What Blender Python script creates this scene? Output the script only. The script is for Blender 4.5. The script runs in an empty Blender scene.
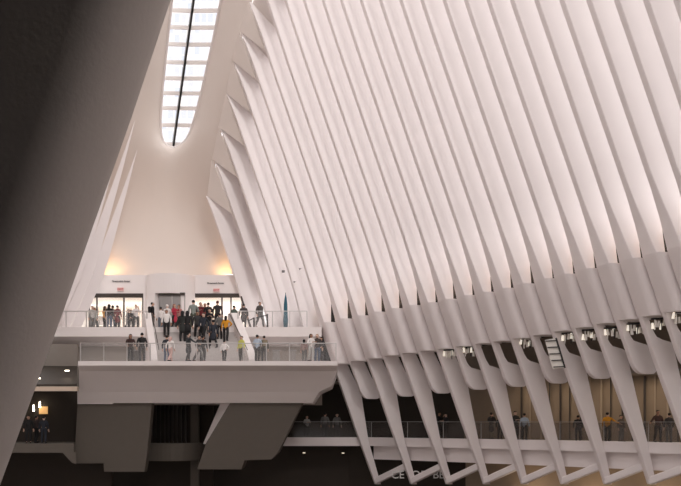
import bpy, bmesh, math, random
from mathutils import Vector, Matrix
random.seed(7)
SC = bpy.context.scene
COL = SC.collection
# ------------------------------------------------------------------ survey of the place
# The camera stands level on the left-hand balcony, eye 1.15 m above the walkway floor (z = 0).
FPX, CX, HY, EYE = 1000.0, 340.5, 421.0, 1.15
PHI = math.radians(20)                      # the hall axis is turned 20 degrees to the left of the view
SP, CP = math.sin(PHI), math.cos(PHI)
def P(px, py, D):                            # a surveyed point at distance D
    return Vector(((px - CX) / FPX * D, D, EYE + (HY - py) / FPX * D))
def onplane(px, py, c):                      # the point of a cross-hall plane (axis station c)
    u = (px - CX) / FPX
    return P(px, py, c / (CP - u * SP))
def BC(v): return (v.x * CP + v.y * SP, -v.x * SP + v.y * CP, v.z)
def W(b, c, z): return Vector((b * CP - c * SP, b * SP + c * CP, z))
def lerp(a, b, t): return a + (b - a) * t
def interp(x, pts):
    if x <= pts[0][0]:
        (x0, y0), (x1, y1) = pts[0], pts[1]
    elif x >= pts[-1][0]:
        (x0, y0), (x1, y1) = pts[-2], pts[-1]
    else:
        for (x0, y0), (x1, y1) in zip(pts, pts[1:]):
            if x0 <= x <= x1: break
    return y0 + (y1 - y0) * (x - x0) / (x1 - x0)

# ------------------------------------------------------------------ materials
def mat(name, col, rough=.6, metal=0, noise=0, scale=3, emit=0, trans=0, alpha=1, bump=0, spec=.5):
    m = bpy.data.materials.new(name); m.use_nodes = True
    nt = m.node_tree; b = nt.nodes['Principled BSDF']
    c = (*col, 1)
    b.inputs['Base Color'].default_value = c
    b.inputs['Roughness'].default_value = rough
    b.inputs['Metallic'].default_value = metal
    b.inputs['Specular IOR Level'].default_value = spec
    if trans: b.inputs['Transmission Weight'].default_value = trans
    if alpha < 1: b.inputs['Alpha'].default_value = alpha
    if emit:
        b.inputs['Emission Color'].default_value = c; b.inputs['Emission Strength'].default_value = emit
    if noise or bump:
        tc = nt.nodes.new('ShaderNodeTexCoord'); n = nt.nodes.new('ShaderNodeTexNoise')
        n.inputs['Scale'].default_value = scale; n.inputs['Detail'].default_value = 5
        nt.links.new(tc.outputs['Object'], n.inputs['Vector'])
        if noise:
            mx = nt.nodes.new('ShaderNodeMix'); mx.data_type = 'RGBA'
            mx.inputs['A'].default_value = (*[x * (1 - noise) for x in col], 1)
            mx.inputs['B'].default_value = (*[min(1, x * (1 + noise)) for x in col], 1)
            nt.links.new(n.outputs['Fac'], mx.inputs['Factor'])
            nt.links.new(mx.outputs['Result'], b.inputs['Base Color'])
        if bump:
            bp = nt.nodes.new('ShaderNodeBump'); bp.inputs['Strength'].default_value = bump
            bp.inputs['Distance'].default_value = .01
            nt.links.new(n.outputs['Fac'], bp.inputs['Height']); nt.links.new(bp.outputs['Normal'], b.inputs['Normal'])
    return m
WHITE = mat('white_painted_steel', (.79, .738, .732), .55, noise=.03, scale=1.2)
WALLW = mat('white_plaster', (.80, .752, .738), .7, noise=.03, scale=.8)
CAPM = mat('ivory_plaster', (.72, .655, .61), .75, noise=.03, scale=.4)
STONE = mat('pale_stone', (.72, .67, .635), .5, noise=.06, scale=2)
STEP = mat('grey_stone', (.50, .465, .45), .6, noise=.08, scale=4)
TAUPE = mat('taupe_plaster', (.30, .265, .235), .8, noise=.04)
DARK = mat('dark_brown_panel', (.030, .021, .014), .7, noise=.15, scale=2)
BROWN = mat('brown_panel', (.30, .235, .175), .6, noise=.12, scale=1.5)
DGLASS = mat('dark_glazing', (.012, .011, .012), .3)
BLACK = mat('black_metal', (.015, .014, .014), .4)
GREYM = mat('grey_metal', (.33, .32, .315), .4, metal=.6)
STEEL = mat('brushed_steel', (.55, .53, .52), .35, metal=.9)
BRONZE = mat('dark_bronze', (.06, .05, .045), .4, metal=.5)
GLASS = mat('clear_glass', (.95, .95, .94), .05, alpha=.06)
FLOORM = mat('grey_marble', (.24, .20, .175), .25, noise=.1, scale=.6)
LAMPW = mat('lit_lens', (1, .86, .66), .5, emit=6)
SHELF = mat('lit_shop_wall', (.86, .80, .73), .6)
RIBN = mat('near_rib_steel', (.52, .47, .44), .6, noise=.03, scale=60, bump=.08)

# ------------------------------------------------------------------ object helpers
def link(name, me, m=None, parent=None, smooth=False, flat_angle=None):
    o = bpy.data.objects.new(name, me); COL.objects.link(o)
    if m is not None and len(me.materials) == 0: me.materials.append(m)
    if parent is not None: o.parent = parent
    if smooth:
        for p in me.polygons: p.use_smooth = True
    return o
def mesh(name, verts, faces, m=None, parent=None, smooth=False):
    me = bpy.data.meshes.new(name); me.from_pydata([tuple(v) for v in verts], [], faces); me.update()
    bm = bmesh.new(); bm.from_mesh(me); bmesh.ops.recalc_face_normals(bm, faces=bm.faces); bm.to_mesh(me); bm.free()
    return link(name, me, m, parent, smooth)
class MB:
    def __init__(s): s.v = []; s.f = []
    def add(s, vs, fs):
        n = len(s.v); s.v += [Vector(v) for v in vs]; s.f += [[i + n for i in f] for f in fs]; return s
    def hexa(s, p):                          # eight points: 0-3 bottom ring, 4-7 top ring
        return s.add(p, [[3, 2, 1, 0], [4, 5, 6, 7], [0, 1, 5, 4], [1, 2, 6, 5], [2, 3, 7, 6], [3, 0, 4, 7]])
    def box(s, lo, hi, R=None):
        x0, y0, z0 = lo; x1, y1, z1 = hi
        p = [Vector(q) for q in ((x0, y0, z0), (x1, y0, z0), (x1, y1, z0), (x0, y1, z0), (x0, y0, z1), (x1, y0, z1), (x1, y1, z1), (x0, y1, z1))]
        if R is not None: p = [R @ q for q in p]
        return s.hexa(p)
    def bar(s, a, b, w, h=None, up=Vector((0, 0, 1))):
        a = Vector(a); b = Vector(b); h = h or w; d = (b - a).normalized()
        if abs(d.dot(up)) > .98: up = Vector((0, 1, 0))
        r = d.cross(up).normalized(); u = r.cross(d)
        q = [(-1, -1), (1, -1), (1, 1), (-1, 1)]
        return s.hexa([a + r * (i * w / 2) + u * (j * h / 2) for i, j in q] + [b + r * (i * w / 2) + u * (j * h / 2) for i, j in q])
    def tube(s, pts, r, n=8, cap=True):
        rings = []; pts = [Vector(p) for p in pts]; m = len(s.v)
        rr = r if isinstance(r, (list, tuple)) else [r] * len(pts)
        for i, p in enumerate(pts):
            d = (pts[min(i + 1, len(pts) - 1)] - pts[max(i - 1, 0)]).normalized()
            up = Vector((0, 0, 1)) if abs(d.z) < .95 else Vector((0, 1, 0))
            a = d.cross(up).normalized(); b = a.cross(d)
            for k in range(n):
                t = 2 * math.pi * k / n; s.v.append(p + (a * math.cos(t) + b * math.sin(t)) * rr[i])
        for i in range(len(pts) - 1):
            for k in range(n):
                s.f.append([m + i * n + k, m + i * n + (k + 1) % n, m + (i + 1) * n + (k + 1) % n, m + (i + 1) * n + k])
        if cap:
            s.f.append([m + k for k in range(n)][::-1]); s.f.append([m + (len(pts) - 1) * n + k for k in range(n)])
        return s
    def prism(s, poly, off):                 # polygon of points pushed along off
        n = len(poly); poly = [Vector(p) for p in poly]; off = Vector(off)
        return s.add(poly + [p + off for p in poly], [list(range(n))[::-1], list(range(n, 2 * n))] + [[i, (i + 1) % n, n + (i + 1) % n, n + i] for i in range(n)])
    def build(s, name, m, parent=None, smooth=False, bevel=0):
        o = mesh(name, s.v, s.f, m, parent, smooth)
        if parent is not None and parent.location.length > 0:
            for v in o.data.vertices: v.co -= parent.location
        if bevel:
            md = o.modifiers.new('bevel', 'BEVEL'); md.width = bevel; md.segments = 2; md.limit_method = 'ANGLE'
        return o
def tag(o, label, cat, group=None, kind=None):
    o['label'] = label; o['category'] = cat
    if group: o['group'] = group
    if kind: o['kind'] = kind
    return o
def empty(name, loc, label, cat, group=None):
    o = bpy.data.objects.new(name, None); COL.objects.link(o); o.location = loc; o.empty_display_size = .2
    return tag(o, label, cat, group)
def struct(o): o['kind'] = 'structure'; return o
def area(name, loc, aim, size, power, col=(1, .9, .8), sy=None, spread=180):
    l = bpy.data.lights.new(name, 'AREA'); l.energy = power; l.size = size; l.color = col; l.spread = math.radians(spread)
    if sy: l.shape = 'RECTANGLE'; l.size_y = sy
    o = bpy.data.objects.new(name, l); COL.objects.link(o); o.location = loc
    o.rotation_euler = (Vector(aim) - Vector(loc)).to_track_quat('-Z', 'Y').to_euler(); return o

# ------------------------------------------------------------------ ribs
C0, CS = 43.5, 1.35
def cst(k): return C0 + CS * (18 - k)
LEDGE = [(250, 338), (269, 333), (285, 330), (302, 327), (318.5, 323.5), (334.8, 320), (351.9, 317), (367.8, 313.3), (384.9, 310), (402.4, 307), (420.3, 304.3),
         (437.6, 300.9), (456.1, 297.3), (474.3, 294), (493.4, 290.2), (513, 286), (533.6, 281), (553.6, 276.4), (574.4, 271.2), (596.2, 266.3),
         (618.8, 261.2), (641.9, 255.6), (666.6, 249.2), (692, 242.3), (718.5, 235), (746, 227.3), (775, 219), (805, 210)]
NR = len(LEDGE)
GUP = [(0, 0), (30, 7.2), (60, 16), (95, 28), (150, 47), (195, 62.5), (250, 81.5), (294, 96), (350, 114), (600, 196)]
GDN = [(0, 0), (55, 18.3), (110, 37.2), (170, 59), (215, 73)]
def Fx(k, y):
    xl, yl = LEDGE[k]
    return xl - interp(yl - y, GUP) if y < yl else xl + interp(y - yl, GDN)
def F(k, y): return onplane(Fx(k, y), y, cst(k))
TIPS = {0: (207.5, 196), 1: (212, 159), 2: (218.5, 127), 3: (225.7, 93), 4: (232, 60), 5: (239.5, 31), 6: (248, 2), 7: (256, -26), 8: (264, -54), 9: (272, -82), 10: (280, -110)}
B0 = 13.25                                   # the ridge lies 13.25 m to the right of the camera
def ring(base, k, t, d, rF, rN, off=0, sgn=1):
    b, c, z = BC(base); b += off
    ck = cst(k)
    pts = []
    def arc(cb, cc, r, a0, a1, n):
        for i in range(n + 1):
            a = lerp(a0, a1, i / n); pts.append((cb + r * math.cos(a), cc + r * math.sin(a)))
    arc(b + rF, ck - rF, rF, math.pi / 2, math.pi, 2)
    arc(b + rN, ck - t + rN, rN, math.pi, 1.5 * math.pi, 4)
    pts.append((b + d, ck - t)); pts.append((b + d, ck))
    return [W(p, q, z) for p, q in pts]
def rings_mesh(name, rings, m, parent):
    n = len(rings[0]); v = [p for r in rings for p in r]; f = []
    for i in range(len(rings) - 1):
        for j in range(n):
            f.append([i * n + j, i * n + (j + 1) % n, (i + 1) * n + (j + 1) % n, (i + 1) * n + j])
    f.append(list(range(n))); f.append([(len(rings) - 1) * n + j for j in range(n)][::-1])
    o = mesh(name, v, f, m, parent)
    for v_ in o.data.vertices: v_.co -= parent.location
    for p in o.data.polygons: p.use_smooth = True
    o.data.set_sharp_from_angle(angle=math.radians(50))
    return o
def zl(k): return F(k, LEDGE[k][1]).z
def y_at_z(k, z):
    lo, hi = -400.0, 520.0
    for _ in range(40):
        mid = (lo + hi) / 2
        if F(k, mid).z > z: lo = mid
        else: hi = mid
    return lo
ORD = ['first', 'second', 'third', 'fourth', 'fifth', 'sixth', 'seventh', 'eighth', 'ninth', 'tenth', 'eleventh', 'twelfth', 'thirteenth']
UPZ, PLZ = EYE + (HY - 327) * .0648, EYE + (HY - 361) * .0585
ytooth = [(4, 401), (5, 399), (7, 396.5), (9, 393.4), (11, 389.7), (13, 386.8), (15, 383.5), (17, 378.7), (19, 374), (23, 362)]
def make_rib(k):
    zl_ = zl(k); zs = zl_ - 2.68
    low = UPZ if k <= 3 else zs
    foot = F(k, 470) if k > 3 else F(k, y_at_z(k, UPZ))
    if k <= 3: lab = '%s slim white rib rising behind the upper deck, counted from the ivory end wall' % ORD[k]
    elif k % 2 == 0: lab = 'white rib of the right wall on a long tapering leg, %s leg from the platform' % ORD[(k - 4) // 2]
    else: lab = 'white rib of the right wall ending in a rounded tooth, %s tooth from the platform' % ORD[(k - 5) // 2]
    root = empty('rib', foot, lab, 'rib', 'ribs of the right wall')
    # blade
    ytop = TIPS[k][1] if k in TIPS and k <= 6 else -150
    ybot = LEDGE[k][1] if k > 3 else y_at_z(k, UPZ)
    rr = []
    n = 26
    for i in range(n + 1):
        y = lerp(ytop, ybot, (i / n))
        p = F(k, y); b = BC(p)[0]
        if b < B0 + 1.0 and k > 6: continue
        h = p.z - zl_
        if k > 3:
            e = max(0, 1 - h / 3.4); t = lerp(.37, 1.06, e ** 1.5)
            d = lerp(1.3, .50, max(0, 1 - h / 2.2) ** 1.0)
        else: t, d = .32, 1.3
        if k <= 6: e = min(1, .1 + i / 3); t, d = t * e, d * e
        rr.append(ring(p, k, t, d, min(.05, t / 3), min(.06, t / 3)))
    rings_mesh('blade', rr, WHITE, root)
    if k <= 3: return root
    ys = y_at_z(k, zs)
    rr = []
    for i in range(9):
        y = lerp(LEDGE[k][1], ys, i / 8)
        rr.append(ring(F(k, y), k, 1.24, 1.3, .07, .34, off=-.03))
    rings_mesh('haunch', rr, WHITE, root)
    if k % 2 == 0:
        rr = []; yb = 484; n = 60
        for i in range(n + 1):
            y = lerp(ys, yb, i / n); p = F(k, y); D = p.y
            dd = interp(y, [(ys, .36 if k >= 11 else .95), (ys + 15, .40 if k >= 11 else 1.1), (ys + 21, .5 if k >= 11 else 1.2), (ys + 25, 1.3), (441, .60), (486, .34)])
            rr.append(ring(p, k, .34, dd, .05, .05))
        rings_mesh('leg', rr, WHITE, root)
    else:
        yb = interp(k, ytooth); rr = []; n = 36; zb = F(k, yb).z; R = .5
        for i in range(n + 1):
            y = lerp(ys, yb, 1 - (1 - i / n) ** 1.6); p = F(k, y)
            h = max(0, p.z - zb); cut = R - math.sqrt(max(0, R * R - max(0, R - h) ** 2)) if h < R else 0
            full = interp(y, [(ys, .36 if k >= 11 else .95), (ys + 15, .40 if k >= 11 else 1.1), (ys + 20, .5 if k >= 11 else 1.2), (ys + 24, 1.35), (500, 1.35)]) if y < ys + 24 else 1.35
            c1 = cut * .8; rr.append(ring(p, k, .34, max(.12, full - c1 - cut * .9), .05, .05, off=c1))
        rings_mesh('tooth', rr, WHITE, root)
    return root
RIBS = {k: make_rib(k) for k in range(NR)}
# the glazed outer wall that the blades stand in: white louvre boards above, dark glazing low down
def back_sheet(name, f0, f1, off, m):
    v = []; f = []
    for k in range(NR):
        for i in range(7):
            y = lerp(f0(k), f1(k), i / 6); b, c, z = BC(F(k, y)); v.append(W(max(b, B0 + 1) + off, c, z))
    for k in range(NR - 1):
        for i in range(6): f.append([k * 7 + i, k * 7 + i + 1, (k + 1) * 7 + i + 1, (k + 1) * 7 + i])
    o = mesh(name, v, f, m); md = o.modifiers.new('thick', 'SOLIDIFY'); md.thickness = .15; md.offset = 0
    return struct(o)
back_sheet('window_2', lambda k: -150, lambda k: y_at_z(k, max(UPZ, zl(k) + 1.4)), 1.45, GLASS)
back_sheet('window_1', lambda k: y_at_z(k, max(UPZ, zl(k) + 1.4)), lambda k: y_at_z(k, zl(k) - 2.6), 1.55, DGLASS)

v = []; f = []
for k in range(0, 9):
    yt = TIPS[k][1]
    for i in range(6):
        b, c, z = BC(F(k, yt - 30 + i * (13 if k > 2 else 28))); v.append(W(b + 1.38, c, z))
for k in range(8):
    for i in range(5): f.append([k * 6 + i, k * 6 + i + 1, (k + 1) * 6 + i + 1, (k + 1) * 6 + i])
struct(mesh('wall_right', v, f, WALLW))
# ------------------------------------------------------------------ end sail with the skylight slot
def ridge_D(y): return 72 - 6.8 * (147 - y) / 147
def spine(y): return P(lerp(172.4, 192.8, (147 - y) / 147), y, ridge_D(y))
rightB = [P(230.5, 276, 69.3), onplane(221.5, 240, cst(0)), onplane(212.5, 208, cst(0))] + [onplane(*TIPS[j], cst(j)) for j in range(0, 11)]
leftB = [P(105, 276, 69), P(114, 245, 68.6), P(123, 214, 68.2), P(127, 196, 68), P(137, 157, 66.8), P(145, 125, 65.6), P(152, 93, 64.5), P(158, 60, 63.2), P(164, 31, 62), P(170, 2, 60.6), P(176, -26, 59.4), P(182, -54, 58), P(188, -82, 56.8), P(194, -110, 55.5)]
sky_r = [(174, 148.5), (181, 146), (187.5, 139.5), (191.5, 131), (197, 113), (204, 85), (213.5, 43), (222, 0), (227.5, -28), (233, -56), (238.5, -84), (244, -112)]
sky_l = [(174, 148.5), (167, 147), (162, 141), (160, 133), (159.5, 120), (161.5, 88), (166, 45), (171, 0), (174, -28), (177.5, -56), (181, -84), (184, -112)]
mid = [P(168, 276, 71.3), P(168.3, 262, 71.9), P(168.5, 245, 72.5), P(169.5, 225, 73.0), P(170.5, 205, 73.2), P(171.5, 187, 73.1), P(172.5, 170, 72.75), P(173.3, 158, 72.4)]
innerR = mid + [P(x, y, ridge_D(y) - .1) for x, y in sky_r]
innerL = mid + [P(x, y, ridge_D(y) - .1) for x, y in sky_l]
def resample(pts, n):
    d = [0]
    for a, b in zip(pts, pts[1:]): d.append(d[-1] + (b - a).length)
    out = []
    for i in range(n):
        s = d[-1] * i / (n - 1)
        for j in range(len(pts) - 1):
            if s <= d[j + 1] + 1e-6:
                out.append(pts[j].lerp(pts[j + 1], (s - d[j]) / max(1e-9, d[j + 1] - d[j]))); break
    return out
def sail(bound, inner, name):
    n, m = 40, 10
    # keep matching heights: walk both lines by height
    def byz(pts, z):
        for a, b in zip(pts, pts[1:]):
            if a.z <= z <= b.z: return a.lerp(b, (z - a.z) / max(1e-9, b.z - a.z))
        return pts[0] if z < pts[0].z else pts[-1]
    z0, z1 = max(bound[0].z, inner[0].z), min(bound[-1].z, inner[-1].z)
    z0 = inner[0].z; z1 = min(z1, 36.0); zt = P(174, 148.5, 71.9).z
    zs = sorted([lerp(z0, 32.0, i / 55) for i in range(56)] + [zt + q for q in (-.02, .02, .2)])
    v = []; f = []
    for z in zs:
        a = byz(inner, z); b = byz(bound, z)
        for j in range(m + 1):
            s = j / m; p = a.lerp(b, s); e = max(0, min(1, (zt - z) / 5)); p.y += 1.0 * e * e * (3 - 2 * e) * math.sin(math.pi * s) * (1 - .3 * s); v.append(p)
    for i in range(len(zs) - 1):
        for j in range(m): f.append([i * (m + 1) + j, i * (m + 1) + j + 1, (i + 1) * (m + 1) + j + 1, (i + 1) * (m + 1) + j])
    return v, f
rightC = [p + (Vector((1.0, .5, 0)) if i < 3 else Vector((.25, .15, 0)) * (i < 10)) for i, p in enumerate(rightB)]
vr, fr = sail(rightC, innerR, 'r'); leftC = [p + Vector((-2.6, .6, 0)) for i, p in enumerate(leftB)]
vl, fl = sail(leftC, innerL, 'l')
sb = MB(); sb.add(vr, fr); sb.add(vl, [x[::-1] for x in fl])
cap = mesh('wall_end', sb.v, sb.f, CAPM); struct(cap)
bm = bmesh.new(); bm.from_mesh(cap.data); bmesh.ops.remove_doubles(bm, verts=bm.verts, dist=.012)
free = [v_ for v_ in bm.verts if not v_.is_boundary]
for _ in range(60): bmesh.ops.smooth_vert(bm, verts=free, factor=.5, use_axis_x=True, use_axis_y=True, use_axis_z=True)
bmesh.ops.recalc_face_normals(bm, faces=bm.faces); bm.to_mesh(cap.data); bm.free()
for p in cap.data.polygons: p.use_smooth = True
# pleats closing the top of each bay between neighbouring ribs
pl = MB()
for j in range(0, 6):
    t0 = onplane(*TIPS[j], cst(j)); t1 = onplane(*TIPS[j + 1], cst(j + 1))
    yc = TIPS[j][1] + 18 + j * .3
    t2 = F(j + 1, yc)
    pl.add([t0, t2, t1], [[0, 1, 2]])
o = pl.build('trim_1', CAPM); md = o.modifiers.new('t', 'SOLIDIFY'); md.thickness = .04; struct(o)

# the glass tower that shows faintly through the skylight
tm = mat('tower_cladding', (.80, .82, .88), .3); nt = tm.node_tree
br = nt.nodes.new('ShaderNodeTexBrick'); br.offset = 0; br.inputs['Color1'].default_value = (.50, .55, .64, 1); br.inputs['Color2'].default_value = (.62, .62, .65, 1)
br.inputs['Mortar'].default_value = (.76, .74, .73, 1); br.inputs['Scale'].default_value = .5; br.inputs['Mortar Size'].default_value = .05; br.inputs['Brick Width'].default_value = .5; br.inputs['Row Height'].default_value = .8
tcn = nt.nodes.new('ShaderNodeTexCoord'); mp = nt.nodes.new('ShaderNodeMapping'); mp.inputs['Rotation'].default_value = (math.pi / 2, 0, 0)
nt.links.new(tcn.outputs['Object'], mp.inputs['Vector']); nt.links.new(mp.outputs['Vector'], br.inputs['Vector']); nt.links.new(br.outputs['Color'], nt.nodes['Principled BSDF'].inputs['Base Color'])
tw = P(185, 60, 150)
o = MB().box((tw.x - 3.6, 150, -7), (tw.x + 5.5, 162, 75)).box((tw.x - 2.4, 152, 75), (tw.x + 4, 160, 82)).build('tower', tm); tag(o, 'pale glass tower outside, seen faintly through the upper panes of the skylight', 'building')
# skylight
sk = empty('skylight', P(174, 148, 71.9), 'long bright glazed skylight slot along the roof ridge with a dark spine', 'skylight')
v = []; f = []
ys = [148, 146, 143, 139, 132, 120, 105, 90, 75, 60, 45, 30, 15, 0, -28, -56, -84, -112]
def edge(tab, y): return interp(y, sorted([(b, a) for a, b in tab]))
for y in ys:
    xl, xr = edge(sky_l, y), edge(sky_r, y); xs = spine(y); D = ridge_D(y)
    xsp = CX + xs.x / xs.y * FPX
    v += [P(xl, y, D + .35), P(max(xl, min(xr, xsp)), y, D + .55), P(xr, y, D + .35)]
for i in range(len(ys) - 1):
    f += [[i * 3, i * 3 + 1, i * 3 + 4, i * 3 + 3], [i * 3 + 1, i * 3 + 2, i * 3 + 5, i * 3 + 4]]
GLZ = mat('skylight_glass', (.95, .96, 1), .05, alpha=.12)
MB().add(v, f).build('glass', GLZ, sk)
m_ = MB()
for a, b in zip(ys[1:], ys[2:]): m_.bar(spine(a) + Vector((0, .25, .05)), spine(b) + Vector((0, .25, .05)), .14, .3)
m_.build('spine', BLACK, sk)
MULL = mat('mullion_white', (.74, .70, .68), .5)
for i, y in enumerate((143, 124, 107, 92, 77, 61, 43, 26, 9, -9, -28, -48)):
    xl, xr = edge(sky_l, y), edge(sky_r, y - 4); s = spine(y); D = ridge_D(y)
    for (q, nm) in ((P(xl, y + 1, D + .2), 'mullion'), (P(xr, y + 1.5, ridge_D(y - 4) + .2), 'mullion')):
        MB().bar(q, s + Vector((0, .3, 0)), .08, .26).build(nm, MULL, sk)
rim = MB()
path = [P(x, y, ridge_D(y)) for x, y in sky_r[::-1]] + [P(x, y, ridge_D(y)) for x, y in sky_l[1:]]
rim.tube(path, .16, 8)
rim.build('rim', WALLW, sk, smooth=True)

# ------------------------------------------------------------------ left wall: slim ribs beside the end sail and the plain wall that runs on
def xleft(y): return interp(y, [(100, 150.5), (157, 137), (196, 127), (245, 114), (276, 105), (300, 94.5), (340, 77)])
LT = [(0, 150), (1, 120), (2, 90), (3, 60), (4, 30), (5, 0), (6, -30)]
for j in range(5):
    c = 68.9 - .28 * j
    ytop = LT[j][1]
    def fl_(y, j=j): return onplane(xleft(y) - 9.5 * j - 1.5 - j * (y - 150) * .012, y, c)
    yb = 100
    for yb in range(280, 345):
        if fl_(yb).z < UPZ + .05: break
    root = empty('rib', fl_(yb), '%s slim white rib left of the ivory end wall, counted from the shops outward' % ORD[j], 'rib', 'ribs of the left wall')
    rr = []
    for i in range(15):
        y = lerp(ytop, yb, i / 14); b, cc, z = BC(fl_(y))
        e = min(1, .02 + i / 8); q = [(b, c), (b, c - .2 * e), (b - .7 * e, c - .2 * e), (b - .7 * e, c)]
        rr.append([W(p1, p2, z) for p1, p2 in q])
    o = rings_mesh('blade', rr, WHITE, root)
v = []; f = []
for i, c in enumerate([69.5, 66, 62, 58, 54, 50, 44, 36, 28, 20, 12, 7]):
    hw = [6.6, 7.6, 8.7, 9.8, 10.8, 11.8, 13, 14.2, 14.9, 15.2, 15.2, 15][i]
    for z in (UPZ - .3, 11, 16, 22, 34):
        v.append(W(B0 - hw + (z - UPZ) * (.30 if i > 2 else .22) - 1.3, c, z))
for i in range(11):
    for j in range(4): f.append([i * 5 + j, i * 5 + j + 1, (i + 1) * 5 + j + 1, (i + 1) * 5 + j])
o = mesh('wall_left', v, f, WALLW); md = o.modifiers.new('t', 'SOLIDIFY'); md.thickness = .2; struct(o)

struct(MB().hexa([W(-3.2, 73, -7), W(-2.9, 73, -7), W(-2.9, 12, -7), W(-3.2, 12, -7), W(-3.2, 73, 8.5), W(-2.9, 73, 8.5), W(-2.9, 12, 8.5), W(-3.2, 12, 8.5)]).build('wall_left_lower', WALLW))
# the near rib beside the camera
DN = 2.7
nr = empty('rib', Vector((-1.25, DN, 0)), 'huge dark rib close to the viewer, cutting across the left side', 'rib')
rr = []
for i in range(25):
    y = lerp(560, -110, i / 24)
    x = interp(y, [(-110, 206), (0, 170), (120, 130), (210, 98), (310, 63), (365, 43), (486, -1), (560, -28)])
    p = P(x, y, DN + .30); z = p.z; xe = p.x
    pts = []
    for a in range(9):
        t = lerp(math.pi / 2, -math.pi / 2, a / 8)
        pts.append(Vector((xe - .16 + .16 * math.cos(t), DN + .25 + .25 * math.sin(t), z)))
    pts += [Vector((xe - 1.5, DN, z)), Vector((xe - 1.5, DN + .5, z))]
    rr.append(pts)
rings_mesh('blade', rr, RIBN, nr)
# the balcony the camera stands on
def box_s(name, lo, hi, m): return struct(MB().box(lo, hi).build(name, m))
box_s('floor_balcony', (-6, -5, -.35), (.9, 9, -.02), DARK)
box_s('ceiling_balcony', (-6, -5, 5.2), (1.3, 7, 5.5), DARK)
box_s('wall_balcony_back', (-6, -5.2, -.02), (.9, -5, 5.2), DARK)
box_s('light_block_balcony', (.78, -5, -.02), (1.3, 1.9, 5.2), DARK)  # unseen wall added to keep hall light off the near rib
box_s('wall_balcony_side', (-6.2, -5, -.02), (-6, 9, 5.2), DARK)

# ------------------------------------------------------------------ right walkway
def Q(k, off=.62, y=442):
    b, c, z = BC(F(k, y)); return W(b + off, c, 0)
path = [P(196, 440, 68.0), P(286, 440, 66.9), P(325, 440, 66.9)] + [Q(k) for k in range(4, NR)]
for p in path: p.z = 0
BV = Vector((CP, SP, 0))
out = [Vector((0, 1, 0))] * 2 + [Vector((.5, .85, 0))] + [BV] * (NR - 4)
def strip(name, o0, o1, z0, z1, m, i0=0, i1=None, kind=True):
    i1 = i1 or len(path); n = i1 - i0; v = []
    for i in range(i0, i1):
        a = path[i] + out[i] * o0; b = path[i] + out[i] * o1
        v += [Vector((a.x, a.y, z0)), Vector((b.x, b.y, z0)), Vector((b.x, b.y, z1)), Vector((a.x, a.y, z1))]
    f = [[0, 1, 2, 3], [4 * (n - 1) + q for q in (3, 2, 1, 0)]]
    for i in range(n - 1):
        for q in range(4): f.append([i * 4 + q, i * 4 + (q + 1) % 4, (i + 1) * 4 + (q + 1) % 4, (i + 1) * 4 + q])
    o = mesh(name, v, f, m)
    return struct(o) if kind else o
strip('floor_walkway', .12, 4.4, -.5, -.02, STONE)
strip('trim_2', 0, .14, -.52, .06, WHITE)
strip('trim_3', .45, .7, -1.42, -.52, WHITE, 3)
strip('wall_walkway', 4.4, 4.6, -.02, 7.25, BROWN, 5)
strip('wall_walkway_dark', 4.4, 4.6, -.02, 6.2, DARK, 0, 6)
strip('roof_walkway', -2.05, 4.6, 7.25, 7.45, DARK, 3)
strip('ceiling_walkway', 1.5, 4.4, 3.75, 3.9, TAUPE)
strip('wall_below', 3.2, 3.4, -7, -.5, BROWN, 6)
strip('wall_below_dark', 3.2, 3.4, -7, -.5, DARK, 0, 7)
# struts from each leg foot up to the walkway beam beside the next leg
for k in range(4, NR - 2, 2):
    a = F(k, 481); b, c, z = BC(a); a = W(b + .12, c - .17, z)
    q = F(k + 2, 466); b, c, z = BC(q); q = W(b + .3, c + .1, z)
    MB().bar(a, q, .36, .42).build('strut', WHITE, RIBS[k], bevel=.08)
    # fin that fills the corner above the strut
# railing
rl = empty('glass_railing', path[4], 'long glass railing with a slim rail along the right-hand walkway', 'railing')
def rail_on(pts, h, root, post_every=None, gm=GLASS, rm=GREYM, rr=.022, pr=.015, z=0):
    m = MB(); m.tube([p + Vector((0, 0, z + h)) for p in pts], rr, 6); m.build('handrail', rm, root)
    for a, b in zip(pts, pts[1:]):
        g = MB(); d = (b - a).normalized() * .03
        g.hexa([a + d + Vector((0, -.006, z + .05)), b - d + Vector((0, -.006, z + .05)), b - d + Vector((0, .006, z + .05)), a + d + Vector((0, .006, z + .05)),
                a + d + Vector((0, -.006, z + h - .05)), b - d + Vector((0, -.006, z + h - .05)), b - d + Vector((0, .006, z + h - .05)), a + d + Vector((0, .006, z + h - .05))])
        g.build('glass_pane', gm, root)
    for p in pts:
        MB().bar(p + Vector((0, 0, z)), p + Vector((0, 0, z + h)), pr * 2).build('post', rm, root)
DGL = mat('smoky_glass', (.10, .09, .085), .08, alpha=.3)
rail_on([path[i] + out[i] * .3 + Vector((0, 0, .02)) for i in range(1, len(path), 2)], 1.08, rl, gm=DGL)
# shop front posts along the back of the walkway
for i in range(8, len(path) - 1):
    for t in (.15, .6):
        p = path[i].lerp(path[i + 1], t) + out[i] * 4.28
        MB_ = MB().bar(Vector((p.x, p.y, 0)), Vector((p.x, p.y, 3.7)), .10 if t < .5 else .06)
        o = MB_.build('shopfront_post', BRONZE if (i + int(t * 2)) % 3 else mat('tan_post', (.42, .34, .26)))
        tag(o, 'slim dark upright of the shopfront behind the right walkway', 'post', 'shopfront uprights behind the right walkway')
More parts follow.
